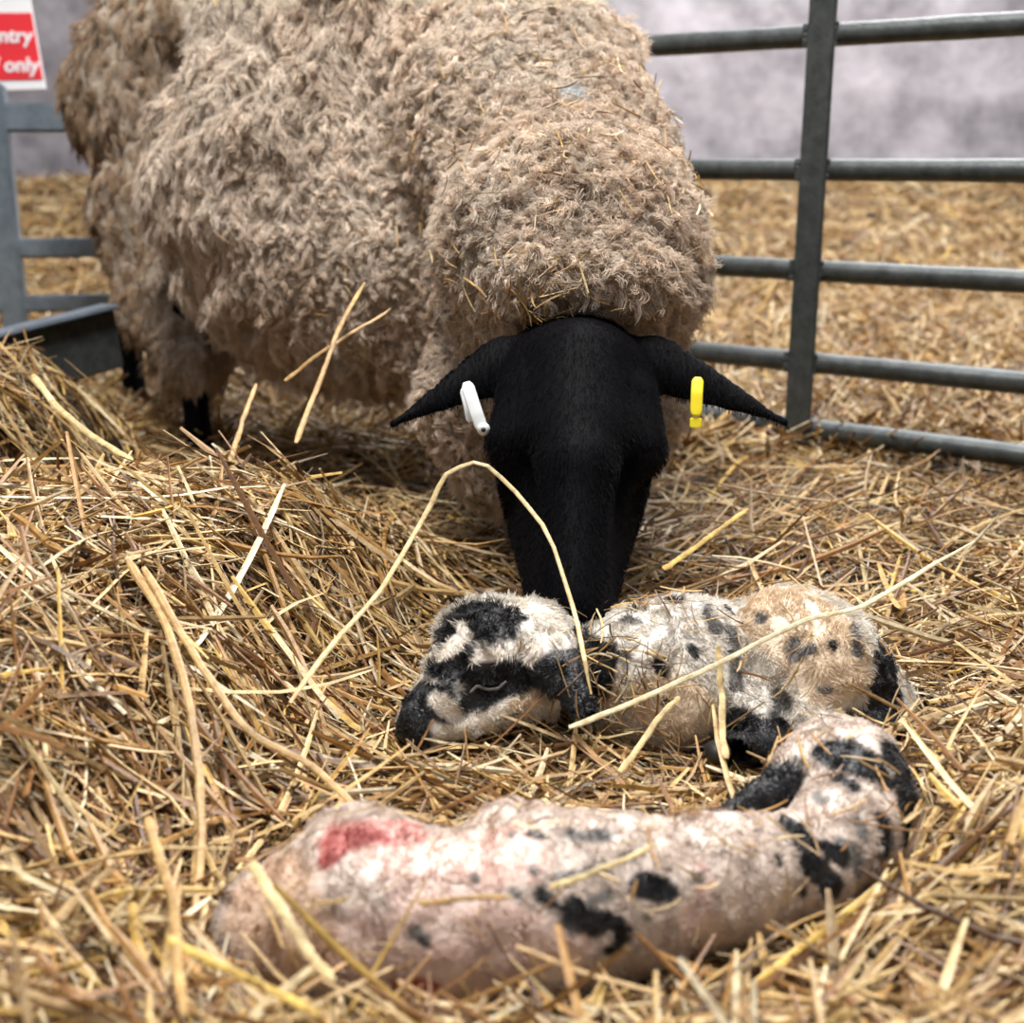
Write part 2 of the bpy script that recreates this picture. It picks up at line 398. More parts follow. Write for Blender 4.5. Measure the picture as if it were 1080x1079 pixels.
# ------------------------------------------------------------------ the ewe
A = at
poll = A(612, 352, 1.325); muz = A(604, 664, 1.125)
ax_ = unit(muz-poll); lat = unit(np.array((1., 0.0, -.01))); lat = unit(lat-(lat@ax_)*ax_); nn = unit(np.cross(ax_, lat))
if nn[1] > 0: nn = -nn
HL = np.linalg.norm(muz-poll)
def hd(l, a, n): return poll+lat*l+ax_*a*HL+nn*n
RH = np.stack([lat, ax_, nn])
EYES = [hd(-.077, .36, -.030), hd(.077, .36, -.030)]
head = [
 ('e', hd(0, .09, -.045), (.083, .072, .060), RH, .02),
 ('c', hd(0, .12, -.04), hd(0, .36, -.035), .066, .066, .02),
 ('c', hd(0, .33, -.045), hd(0, .85, -.035), .062, .036, .02),
 ('c', hd(0, .10, -.012), hd(0, .50, .002), .044, .034, .02),
 ('c', hd(0, .50, .002), hd(0, .90, -.014), .034, .026, .02),
 ('c', hd(-.054, .20, -.030), hd(-.061, .35, -.034), .030, .031, .018),
 ('c', hd(.054, .20, -.030), hd(.061, .35, -.034), .030, .031, .018),
 ('c', hd(-.036, .34, -.095), hd(-.016, .84, -.062), .044, .022, .02),
 ('c', hd(.036, .34, -.095), hd(.016, .84, -.062), .044, .022, .02),
 ('e', hd(-.016, .93, -.030), (.027, .030, .030), RH, .012),
 ('e', hd(.016, .93, -.030), (.027, .030, .030), RH, .012),
 ('e', hd(0, .93, -.060), (.028, .030, .022), RH, .008),
 ('-', hd(-.017, .985, -.010), (.006, .012, .007), RH, .006),
 ('-', hd(.017, .985, -.010), (.006, .012, .007), RH, .006),
 ('-', hd(-.052, .60, -.012), (.012, .060, .016), RH, .02),
 ('-', hd(.052, .60, -.012), (.012, .060, .016), RH, .02),
 ('c', hd(0, .15, -.07), A(600, 300, 1.56), .062, .10, .03),
]
camd = unit(CAM-poll)
ears = [
 ('l', A(535, 380, 1.345), A(414, 448, 1.30), camd+np.array((.15, 0, .4)), .033, .0075, .012),
 ('l', A(688, 380, 1.345), A(828, 446, 1.30), camd+np.array((-.15, 0, .4)), .033, .0075, .012),
]
def leg(a, b, c, d, r0=.055, r1=.03, r2=.019):
    return [('c', np.array(a), np.array(b), r0, r1, .03), ('c', np.array(b), np.array(c), r1*.85, r2, .012), ('c', np.array(c), np.array(d), r2, .024, .01)]
sh = A(500, 130, 1.95)
f1 = (.055, 1.70); f2 = (.165, 1.76)
legs = []
for (fx, fy) in (f1, f2):
    legs += leg((fx-.02, fy+.08, .40), (fx, fy+.03, .22), (fx, fy, .06), (fx-.005, fy-.02, .015))
hA = A(205, 400, 2.16); hB = A(140, 390, 2.62)
for p in (hA, hB):
    legs += leg((p[0]+.03, p[1]+.06, .40), (p[0]-.02, p[1]+.07, .21), (p[0], p[1], .06), (p[0]+.01, p[1]-.02, .015), .055, .034, .021)
torso = [('c', A(552, 150, 1.82), A(470, 175, 1.99), .10, .16, .04), ('c', A(470, 175, 1.99), A(225, 135, 2.46), .16, .09, .04), ('c', A(600, 300, 1.56), A(552, 150, 1.82), .10, .10, .04)]
ewe_f = make_sdf(head+ears+legs+torso)
V, Q, N = surface(ewe_f, (-1.05, 1.05, -.01), (.40, 2.95, .92), .0045)
ewe_o = (float(poll[0])-.2, 2.0, 0)
ewe = empty('ewe', ewe_o); tag(ewe, 'woolly black-faced ewe with lowered head and ear tags, sniffing the newborn lambs', 'sheep')
link('body', np_mesh('body', V, Q), M_BLACK, ewe)['label'] = 'short-haired black face, ears and legs'
# short black hair on the head gives the coat its nap
wf = lambda c: ((c[:, 1] < 1.50) & (c[:, 2] > .05)).astype(float)
P0, N0 = sample(V, Q, N, 42000, wf)
d = unit(N0*.35+ax_*.9+rng.normal(0, .12, P0.shape)); Ls = rng.uniform(.004, .008, (len(P0), 1))
Pp = np.stack([P0-N0*.001, P0+d*Ls*.5+N0*Ls*.1, P0+d*Ls], 1)
hair('face_hair', Pp, np.array((.00022, .00018, .00006)), np.repeat(np.array([[.0022, .002, .0028]]), len(P0), 0)*rng.uniform(.5, 1.6, (len(P0), 1)), M_BHAIR, ewe)
def sphere_mesh(name, c, r, seg=20, R=None):
    import bmesh
    bm = bmesh.new(); bmesh.ops.create_uvsphere(bm, u_segments=seg, v_segments=seg//2+2, radius=1)
    for v in bm.verts: v.co = Vector((v.co.x*r[0], v.co.y*r[1], v.co.z*r[2]))
    M4 = Matrix.Translation(Vector(c)) @ (R.to_4x4() if R else Matrix.Identity(4)); bmesh.ops.transform(bm, matrix=M4, verts=bm.verts)
    for f_ in bm.faces: f_.smooth = True
    me = bpy.data.meshes.new(name); bm.to_mesh(me); bm.free(); return me
for e in EYES: link('eye', sphere_mesh('eye', e, (.0135,)*3), M_EYE, ewe)
# hooves
for (fx, fy, fz) in [(f1[0]-.005, f1[1]-.03, .012), (f2[0]-.005, f2[1]-.03, .012), (hA[0]+.01, hA[1]-.03, .012), (hB[0]+.01, hB[1]-.03, .012)]:
    link('hoof', sphere_mesh('hoof', (fx, fy, fz), (.026, .034, .022)), M_HORN, ewe)

# ear tags
def ear_tag(pts, wid, m, label, rivet, par, knob=None):
    t = link('ear_tag', None or strip_mesh(pts, wid), m, par); t['label'] = label
    if rivet is not None:
        r_ = link('rivet', sphere_mesh('rivet', rivet, (.0068, .0045, .0068)), m, t)
        r_.matrix_parent_inverse = Matrix.Identity(4); 
        r2 = link('rivet', sphere_mesh('rivet', np.array(rivet)+np.array((0, -.004, 0)), (.0025,)*3), M_HORN, t); r2.matrix_parent_inverse = Matrix.Identity(4)
def strip_mesh(pts, wid, th=.0022):
    P = np.array(pts); K = 18
    t = np.linspace(0, len(P)-1, K); P = np.stack([np.interp(t, np.arange(len(P)), P[:, i]) for i in range(3)], 1)
    T = unit(np.gradient(P, axis=0)); view = unit(CAM-P); S = unit(np.cross(T, view)); U = np.cross(S, T)
    V = []; sides = 12
    for k in range(K):
        e = min(k, K-1-k); ww = wid*(.55 if e == 0 else .85 if e == 1 else 1)
        for j in range(sides):
            a_ = 2*math.pi*j/sides; c_, s_ = math.cos(a_), math.sin(a_)
            V.append(P[k]+S[k]*ww*np.sign(c_)*abs(c_)**.5+U[k]*th*np.sign(s_)*abs(s_)**.5)
    V = np.array(V); i = np.arange(K*sides).reshape(K, sides)
    faces = [tuple(q) for q in np.stack([i[:-1], np.roll(i[:-1], -1, 1), np.roll(i[1:], -1, 1), i[1:]], -1).reshape(-1, 4)]+[tuple(i[0][::-1]), tuple(i[-1])]
    me = bpy.data.meshes.new('strip'); me.from_pydata([tuple(v) for v in V], [], faces); me.update(); me.polygons.foreach_set('use_smooth', [True]*len(faces)); return me
ear_tag([A(492, 404, 1.290), A(497, 420, 1.285), A(503, 438, 1.283), A(509, 455, 1.285)], .0068, M_WTAG, 'white ear tag with a round rivet', A(510, 453, 1.277), ewe)
ear_tag([A(497, 446, 1.300), A(494, 430, 1.303), A(489, 410, 1.305)], .0050, M_WTAG, 'white back half of the ear tag', None, ewe)
ear_tag([A(736, 399, 1.290), A(735, 415, 1.285), A(734, 440, 1.285)], .0062, M_YTAG, 'bright yellow ear tag', None, ewe)
ear_tag([A(734, 441, 1.286), A(733.6, 452, 1.287)], .0062, M_YTAG, 'lower yellow end of the ear tag', None, ewe)

# fleece
fl = [
 ('c', A(602, 275, 1.52), A(602, 295, 1.51), .152, .150, .02),
 ('c', A(598, 400, 1.60), A(588, 450, 1.64), .132, .105, .04),
 ('c', A(655, 425, 1.60), A(648, 475, 1.62), .080, .055, .03),
 ('c', A(512, 420, 1.60), A(532, 495, 1.62), .082, .055, .03),
 ('e', A(612, 296, 1.385), (.105, .055, .050), None, .03),
 ('c', A(602, 275, 1.52), A(596, 200, 1.64), .152, .142, .02),
 ('c', A(596, 200, 1.64), A(548, 135, 1.78), .142, .175, .02),
 ('c', A(548, 120, 1.80), A(470, 95, 1.97), .17, .24, .02),
 ('c', A(505, 300, 1.84), A(505, 385, 1.84), .13, .10, .03),
 ('c', A(470, 165, 1.98), A(343, 200, 2.06), .25, .275, .015),
 ('c', A(430, 90, 2.0), A(372, 90, 2.07), .24, .258, .02),
 ('c', A(415, 275, 1.95), A(335, 250, 2.03), .205, .215, .04),
 ('c', A(183, 105, 2.52), A(235, 40, 2.48), .195, .20, .012),
 ('c', A(178, 220, 2.50), A(178, 310, 2.46), .145, .095, .03),
 ('c', A(178, 320, 2.46), A(185, 375, 2.42), .09, .045, .03),
 ('c', A(215, 305, 2.32), A(206, 382, 2.19), .11, .056, .03),
 # opening for the face
 ('-', hd(0, .52, -.005), (.100, .175, .125), RH, .012),
]
fleece_f0 = make_sdf(fl)
def wool_disp(p):
    # flank: long vertical clumps, neck and poll: tight small curls
    fk = smooth(1.74, 1.92, p[:, 1])
    wv = p+.012*np.stack([vnoise(p, 30, 9), vnoise(p, 30, 10), vnoise(p, 30, 11)], 1)
    a = np.abs(vnoise(wv*np.array((38, 38, 9)), 1, 4))**.8*.030+np.abs(vnoise(wv*np.array((85, 85, 40)), 1, 5))*.008
    b = np.abs(vnoise(wv, 46, 6))**.8*.015+np.abs(vnoise(wv, 95, 7))*.007
    return (a-.012)*fk+(b-.007)*(1-fk)+.012*vnoise(p, 10, 8)
V, Q, N = surface(fleece_f0, (-1.10, 1.15, .04), (.50, 2.95, .98), .0055)
V = V+N*wool_disp(V)[:, None]
me = np_mesh('fleece', V, Q)
fleece = link('fleece', me, M_WOOLBASE, ewe); fleece['label'] = 'thick matted grey-brown wool'
nrm = np.zeros(len(V)*3, np.float32); me.vertices.foreach_get('normal', nrm); N2 = unit(nrm.reshape(-1, 3))
def locks(V, Q, N, n, per, K=6):
    c, nn_ = sample(V, Q, N, n, lambda p: 1.0+.8*(p[:, 1] < 1.95)+1.6*(p[:, 1] < 1.62))
    fk = smooth(1.74, 1.95, c[:, 1])[:, None]
    down = np.array((0., -.1, -1.)); dt = unit(down-(nn_@down)[:, None]*nn_)
    sw = np.stack([vnoise(c, 26, 20), vnoise(c, 26, 21), vnoise(c, 26, 22)], 1); sw = sw-(sw*nn_).sum(1, keepdims=True)*nn_
    rnd = rng.normal(0, 1, c.shape); rnd = rnd-(rnd*nn_).sum(1, keepdims=True)*nn_
    dirv = unit(nn_*(.34-.24*fk)+dt*(.12+.62*fk)+sw*(.85-.58*fk)+rnd*(.38-.20*fk))
    L = (.014+.011*fk)*(1+.35*rng.normal(0, 1, (n, 1)).clip(-1.5, 1.5))
    e1 = unit(np.cross(dirv, nn_+.01)); e2 = np.cross(e1, dirv)
    amp = (.0030-.0010*fk)*rng.uniform(.6, 1.5, (n, 1)); fr = (.85+.4*fk)*rng.uniform(.7, 1.3, (n, 1)); ph = rng.uniform(0, 6.28, (n, 1))
    rl = (.0048+.0008*fk)*rng.uniform(.7, 1.4, (n, 1))
    tone = (1+(.14-.07*fk)*rng.normal(0, 1, (n, 1))+.14*vnoise(c, 9, 30)[:, None]+.12*vnoise(c*np.array((30, 30, 10)), 1, 31)[:, None]).clip(.45, 1.45)
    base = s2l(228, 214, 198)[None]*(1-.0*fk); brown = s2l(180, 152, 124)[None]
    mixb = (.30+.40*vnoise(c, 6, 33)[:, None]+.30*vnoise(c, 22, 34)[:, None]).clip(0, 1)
    dirt_shade = (smooth(2.12, 2.32, c[:, 1])*.75)[:, None]; mixb = np.clip(mixb+dirt_shade, 0, 1); tone = tone*(1-.22*dirt_shade)  # dirty brown rump, with shade behind the flank darkened into the wool colour
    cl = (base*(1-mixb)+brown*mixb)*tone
    bm_ = (smooth(.035, .012, np.linalg.norm((c-BLUEM)*np.array((1.6, 1, .7)), axis=1)+.008*vnoise(c, 60, 35))*.75)[:, None]; cl = cl*(1-bm_)+s2l(196, 212, 222)[None]*bm_
    R = lambda a: np.repeat(a, per, axis=0)
    ang = rng.uniform(0, 6.28, (n*per, 1)); rr = np.sqrt(rng.random((n*per, 1)))
    off = (np.cos(ang)*R(e1)+np.sin(ang)*R(e2))*rr*R(rl)
    root = R(c)-R(nn_)*.003; D_ = R(dirv); L_ = R(L)*rng.uniform(.75, 1.1, (n*per, 1)); E1 = R(e1); E2 = R(e2); A_ = R(amp); F_ = R(fr); PH = R(ph)
    fz = rng.normal(0, 1, (n*per, 3))*.0022
    pts = []
    for k in range(K):
        t = k/(K-1); th = 2*np.pi*F_*t+PH
        pts.append(root+off*(1.25-.75*t)+D_*L_*t+(np.cos(th)*E1+np.sin(th)*E2)*A_*min(1, t*1.8)+fz*t*t+R(dt)*L_*.25*t*t)
    P = np.stack(pts, 1)
    return P, R(cl)*rng.uniform(.85, 1.12, (n*per, 1))
BLUEM = hit(fleece_f0, 604, 98, .9)
NL, PER = 38000, 13
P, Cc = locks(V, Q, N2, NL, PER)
# keep wool off the face
ff = make_sdf(head+ears); keep = np.ones(len(P), bool)
near = (P[:, 0, 1] < 1.56)
dd = np.full(len(P), 9.); dd[near] = np.minimum(ff(P[near, -1]), ff(P[near, 3])); keep = dd > .002
P, Cc = P[keep], Cc[keep]
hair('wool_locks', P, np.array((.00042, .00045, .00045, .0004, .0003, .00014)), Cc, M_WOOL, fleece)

# bits of straw caught in the fleece
def bits_on(f, V, Q, N, n, out, lmin, lmax, wid, wfun=None, follow=.35, colmul=1.0, only_up=False):
    c, nr = sample(V, Q, N, n, wfun)
    r = rng.normal(0, 1, c.shape); t = unit(r-(r*nr).sum(1, keepdims=True)*nr*(1-follow*.4))
    L = rng.uniform(lmin, lmax, (n, 1)); K = 5; s_ = np.linspace(-.5, .5, K)
    bend = rng.normal(0, .22, (n, 3))
    P = np.stack([c+nr*out+t*L*k+bend*L*k*k for k in s_], 1)
    return tubes(P, rng.uniform(.5, 1, n)*wid, rng.uniform(.3, .5, n)*wid, straw_cols(n)*colmul)
frontal = lambda p: np.exp(-((p[:, 0]-.05)**2)/.10)*np.where(p[:, 1] < 1.8, 1, .12)*smooth(.25, .50, p[:, 2])
a1 = bits_on(None, V, Q, N2, 420, .017, .008, .042, .0011, frontal)
a2 = bits_on(None, V, Q, N2, 120, .024, .012, .06, .0013)
pc = A(566, 322, 1.345)
a3 = bits_on(None, V, Q, N2, 70, .015, .015, .05, .0013, lambda p: np.exp(-((p-pc)**2).sum(1)/.0012)+1e-9)
def joinm(name, parts, m, par=None):
    Vs, Qs, Cs, o_ = [], [], [], 0
    for v, q_, c in parts: Vs.append(v); Qs.append(q_+o_); Cs.append(c); o_ += len(v)
    return link(name, np_mesh(name, np.concatenate(Vs), np.concatenate(Qs), np.concatenate(Cs), False), m, par)
tag(joinm('straw_bits', [a1, a2, a3], M_STRAW), 'short bits of straw caught in the fleece of the ewe', 'straw', kind='stuff')

# ------------------------------------------------------------------ lambs
def patchcol(f, base, patches):
    """patches: (px,py,px2,py2,radius_px,colour,D-ish) capsule patches on the coat"""
    pr = []
    for e_ in patches:
        if len(e_) == 4: pr.append((e_[0], e_[1], e_[2], np.array(e_[3]))); continue
        x1, y1, x2, y2, r, c = e_
        a = hit(f, x1, y1); b = hit(f, x2, y2); dep = (a-CAM)@FWD
        pr.append((a, b, r*dep/F, np.array(c)))
    def fn(p):
        col = np.repeat(base[None], len(p), 0)*(1+.08*vnoise(p, 60, 41)[:, None])
        wob = vnoise(p, 75, 42)+.6*vnoise(p, 190, 43)
        for a, b, r, c in pr:
            ba = b-a; t = np.clip(((p-a)@ba)/(ba@ba+1e-9), 0, 1); dist = np.linalg.norm(p-a-t[:, None]*ba, axis=1)
            m_ = smooth(r*1.15, r*.80, dist+wob*np.minimum(r*.34, .0045))[:, None]; col = col*(1-m_)+c*m_
        return col
    return fn
BLK = np.array((.008, .008, .0095)); WHT = s2l(240, 232, 220); CRM = s2l(228, 208, 182); PNK = s2l(220, 196, 184); RED = s2l(176, 96, 90); GRY = s2l(120, 116, 112)

def build_lamb(name, loc, prims, lo, hi, colfn_maker, label, h=.0035, nhair=70000, hl=(.004, .009), flowdir=None, hl_fn=None):
    f = make_sdf(prims); V, Q, N = surface(f, lo, hi, h); colf = colfn_maker(f)
    wr = .0012*vnoise(V*np.array((190, 50, 50)), 1, 50)+.0009*vnoise(V, 90, 51)
    V = V+N*wr[:, None]
    root = empty(name, loc); tag(root, label, 'lamb')
    me = np_mesh('body', V, Q, colf(V)); link('body', me, M_LAMB, root)
    c, nr = sample(V, Q, N, nhair)
    flow = np.array(flowdir if flowdir is not None else (.5, -.1, -.8)); fl_ = flow-(nr@flow)[:, None]*nr
    sw = np.stack([vnoise(c, 95, 60), vnoise(c, 95, 61), vnoise(c, 95, 62)], 1)
    d = unit(nr*.32+fl_*.55+sw*1.0+rng.normal(0, .12, c.shape)); L = rng.uniform(*hl, (len(c), 1))
    if hl_fn is not None: L = L*hl_fn(c)[:, None]
    sw2 = np.stack([vnoise(c, 210, 63), vnoise(c, 210, 64), vnoise(c, 210, 65)], 1)
    P = np.stack([c-nr*.0008, c+d*L*.4+nr*L*.08, c+d*L*.75+sw2*L*.2, c+d*L+sw2*L*.5-nr*L*.1], 1)
    cc = colf(c)*rng.uniform(.8, 1.12, (len(c), 1))
    hair('coat', P, np.array((.00026, .00026, .0002, .00008)), cc, M_LWOOL, root)
    return root, f, V, Q, N

# upper lamb, lying on its chest below the ewe's muzzle
u_body = [
 ('c', A(672, 712, 1.14), A(720, 700, 1.15), .060, .060, .015),
 ('c', A(720, 700, 1.15), A(775, 695, 1.16), .056, .050, .012),
 ('c', A(835, 690, 1.14), A(858, 705, 1.13), .060, .060, .010),
 ('c', A(858, 705, 1.13), A(888, 725, 1.13), .056, .046, .015),
 ('c', A(700, 745, 1.11), A(735, 735, 1.12), .040, .040, .02),
 ('c', A(850, 745, 1.10), A(862, 772, 1.07), .030, .020, .015),     # thigh and bent hock
 ('c', A(935, 738, 1.13), A(930, 772, 1.09), .022, .017, .012),
 ('c', A(930, 772, 1.09), A(868, 788, 1.05), .015, .012, .008),
 ('c', A(790, 745, 1.11), A(812, 785, 1.07), .026, .016, .012),
 ('c', A(812, 785, 1.07), A(762, 792, 1.04), .014, .012, .008),
 ('c', A(655, 705, 1.16), A(590, 700, 1.15), .042, .036, .02),      # neck
]
u_head = [
 ('c', A(560, 686, 1.12), A(512, 684, 1.115), .043, .044, .015),
 ('c', A(505, 695, 1.105), A(450, 755, 1.075), .038, .020, .015),
 ('e', A(443, 768, 1.07), (.021, .019, .017), None, .01),
 ('c', A(570, 725, 1.10), A(480, 765, 1.075), .026, .013, .015),
 ('c', A(470, 735, 1.08), A(445, 755, 1.068), .020, .014, .01),
 ('l', A(578, 692, 1.065), A(636, 778, 1.025), unit(CAM-A(600, 720, 1.08)), .024, .0065, .003),
 ('l', A(610, 668, 1.14), A(640, 700, 1.135), unit(CAM-A(600, 720, 1.08)), .013, .006, .006),
 ('-', A(518, 722, 1.060), (.010, .006, .004), None, .006),
 ('-', A(436, 764, 1.048), (.003, .003, .003), None, .003),
]
def u_col(f):
    B = [  # white-cream coat, black marks
     (820, 640, 880, 700, 46, CRM), (700, 740, 735, 760, 34, CRM),
     (668, 645, 676, 642, 7, GRY), (700, 632, 712, 634, 6, BLK), (728, 684, 731, 688, 6, BLK), (694, 702, 700, 708, 8, BLK), (700, 740, 703, 742, 5, BLK), (750, 655, 752, 665, 9, GRY), (742, 640, 745, 650, 6, GRY), (770, 665, 776, 720, 8, GRY), (662, 655, 670, 655, 8, GRY), (765, 640, 768, 645, 6, BLK),
     (772, 622, 776, 626, 6, GRY), (838, 680, 840, 690, 9, GRY), (852, 682, 856, 686, 6, GRY), (878, 680, 880, 681, 6, BLK), (820, 732, 828, 742, 10, GRY), (866, 728, 870, 728, 5, GRY), (800, 650, 803, 655, 5, GRY), (655, 690, 660, 700, 7, GRY), (900, 665, 905, 690, 6, GRY), (640, 712, 644, 740, 10, CRM),
     (935, 700, 945, 780, 26, BLK), (945, 740, 905, 768, 13, BLK), (930, 780, 890, 790, 14, BLK), (780, 765, 830, 790, 22, BLK), (770, 795, 800, 795, 18, BLK),
     (640, 690, 628, 730, 16, BLK), (612, 672, 636, 694, 16, BLK),
     (856, 776, 862, 772, 14, CRM),
     # head
     (490, 650, 520, 655, 30, BLK), (465, 672, 480, 690, 14, BLK), (470, 700, 560, 715, 24, BLK), (440, 735, 460, 740, 24, BLK), (435, 770, 470, 785, 24, BLK), (500, 735, 535, 740, 20, BLK),
     (590, 700, 632, 770, 26, BLK), (586, 690, 600, 710, 18, BLK), (545, 645, 552, 652, 5, BLK),
     (550, 640, 600, 672, 14, WHT), (560, 690, 590, 678, 12, WHT), (465, 690, 480, 680, 9, WHT), (500, 694, 540, 684, 7, WHT), (485, 660, 492, 672, 5, WHT), (460, 738, 474, 748, 11, WHT), (505, 758, 548, 742, 9, WHT), (548, 742, 565, 735, 9, CRM), (480, 768, 500, 762, 5, WHT),
     (545, 646, 551, 652, 6, BLK),
     (A(590, 705, 1.056), A(636, 778, 1.025), .019, BLK),
     (A(790, 760, 1.10), A(812, 785, 1.07), .022, BLK), (A(812, 785, 1.07), A(750, 795, 1.03), .022, BLK), (A(930, 760, 1.10), A(868, 790, 1.05), .019, BLK),
    ]
    return patchcol(f, WHT*.80, B)
o1 = A(760, 780, 1.12); o1[2] = .0
ul, uf, UV, UQ, UN = build_lamb('lamb', tuple(o1), u_body+u_head, (-.13, .95, -.03), (.42, 1.30, .19), u_col,
    'newborn lamb with black and white head and cream body, under the muzzle of the ewe', nhair=90000, hl=(.004, .009),
    hl_fn=lambda c: np.where(c[:, 0] < .02, .55+.5*smooth(.045, .085, c[:, 2]), .8))
ul_eye = link('eye', sphere_mesh('eye', hit(uf, 518, 722)+np.array((0, .003, 0)), (.0078, .005, .0042)), M_EYE, ul)

e0 = hit(uf, 518, 722)
def on_lamb(px, py): q_ = hit(uf, px, py); return q_+unit(CAM-q_)*.0035
link('eyelid', strip_mesh([on_lamb(495, 732), on_lamb(503, 724), on_lamb(514, 728), on_lamb(525, 727), on_lamb(534, 719)], .0013, .0010), mat('grey_eyelid', rough=.5, color=(.09, .085, .08)), ul)
for q_ in (A(757, 794, 1.034), A(862, 789, 1.046)): link('hoof', sphere_mesh('hoof', q_, (.011, .013, .010)), M_HORN, ul)
# lower lamb, stretched out in the foreground with its head curled back
l_body = [
 ('c', A(300, 985, .80), A(380, 966, .79), .044, .055, .02),
 ('c', A(380, 966, .79), A(470, 976, .79), .053, .048, .02),
 ('c', A(372, 906, .825), A(392, 930, .80), .036, .043, .012),
 ('c', A(470, 972, .79), A(570, 955, .79), .051, .054, .02),
 ('c', A(542, 902, .825), A(572, 930, .80), .035, .042, .012),
 ('c', A(570, 955, .79), A(660, 943, .80), .050, .045, .02),
 ('c', A(660, 943, .80), A(760, 928, .82), .044, .037, .02),
 ('c', A(760, 928, .82), A(845, 914, .845), .037, .033, .02),
 ('c', A(845, 914, .845), A(890, 880, .875), .033, .033, .012),
 ('c', A(890, 880, .875), A(893, 838, .92), .036, .041, .012),
 ('c', A(893, 838, .92), A(888, 822, .945), .045, .045, .012),
 ('c', A(852, 818, .93), A(842, 820, .935), .026, .020, .015),
 ('c', A(930, 830, .935), A(936, 836, .93), .020, .018, .012),
 ('c', A(885, 815, .945), A(905, 800, 1.0), .034, .020, .015),
 ('l', A(850, 820, .905), A(750, 864, .895), unit(CAM-A(800, 840, .9)), .023, .0065, .005),
 ('l', A(932, 795, .925), A(950, 888, .890), np.array((.75, -.8, .3)), .022, .0065, .005),
 ('c', A(600, 965, .82), A(590, 900, .90), .030, .018, .01), ('c', A(590, 900, .90), A(640, 885, .93), .012, .011, .01),
 ('c', A(370, 980, .82), A(350, 915, .90), .036, .018, .01), ('c', A(350, 915, .90), A(400, 895, .93), .012, .011, .01),
]
def l_col(f):
    B = [
     (300, 1000, 520, 1015, 45, PNK), (420, 900, 540, 900, 40, s2l(232, 204, 192)), (280, 950, 300, 990, 60, s2l(214, 186, 162)),
     (735, 915, 740, 930, 14, PNK), (730, 965, 735, 970, 18, PNK), (430, 930, 600, 1000, 26, s2l(224, 200, 188)),
     (352, 884, 425, 878, 25, s2l(206, 152, 142)), (352, 888, 400, 880, 15, RED), (345, 905, 352, 900, 12, RED), (420, 1040, 450, 1045, 12, RED),
     (604, 960, 628, 972, 19, BLK), (650, 975, 655, 985, 11, BLK), (672, 934, 706, 938, 13, BLK), (570, 945, 580, 952, 10, BLK), (640, 1002, 645, 1000, 8, BLK), (730, 926, 738, 928, 7, GRY),
     (560, 880, 570, 882, 6, GRY), (600, 882, 640, 880, 9, GRY), (625, 950, 640, 945, 8, GRY), (536, 880, 540, 884, 4, GRY), (500, 925, 502, 928, 5, GRY), (540, 940, 545, 946, 5, GRY), (440, 985, 446, 992, 8, GRY), (560, 915, 562, 920, 4, GRY), (680, 965, 683, 968, 5, GRY), (585, 925, 640, 915, 5, GRY), (445, 995, 448, 1000, 6, BLK), (655, 905, 672, 900, 4, BLK),
     (830, 870, 850, 895, 14, BLK), (860, 915, 880, 940, 13, BLK), (850, 915, 860, 925, 10, BLK), (890, 895, 905, 915, 12, GRY), (820, 905, 823, 912, 5, BLK), (845, 940, 848, 945, 6, BLK), (875, 895, 890, 905, 10, BLK),
     (882, 795, 908, 806, 24, BLK), (872, 790, 880, 800, 12, BLK), (905, 800, 935, 822, 13, BLK), (860, 838, 866, 844, 7, GRY), (885, 820, 900, 832, 10, BLK), (945, 800, 955, 870, 22, BLK), (838, 800, 846, 806, 4, GRY), (906, 868, 912, 880, 9, GRY), (930, 865, 935, 900, 9, BLK),
     (A(750, 864, .895), A(825, 831, .903), .020, BLK), (A(937, 812, .918), A(950, 888, .89), .021, BLK),
    ]
    return patchcol(f, s2l(230, 212, 198)*.78, B)
o2 = A(560, 1040, .78); o2[2] = .0
ll, lf, LV, LQ, LN = build_lamb('lamb', tuple(o2), l_body, (-.25, .58, -.04), (.36, 1.02, .17), l_col,
    'wet pinkish newborn lamb with black spots, stretched along the foreground, head curled back', nhair=90000, hl=(.0022, .0048), flowdir=(.9, 0, -.3))

lamb_f = lambda p: np.minimum(uf(p), lf(p))
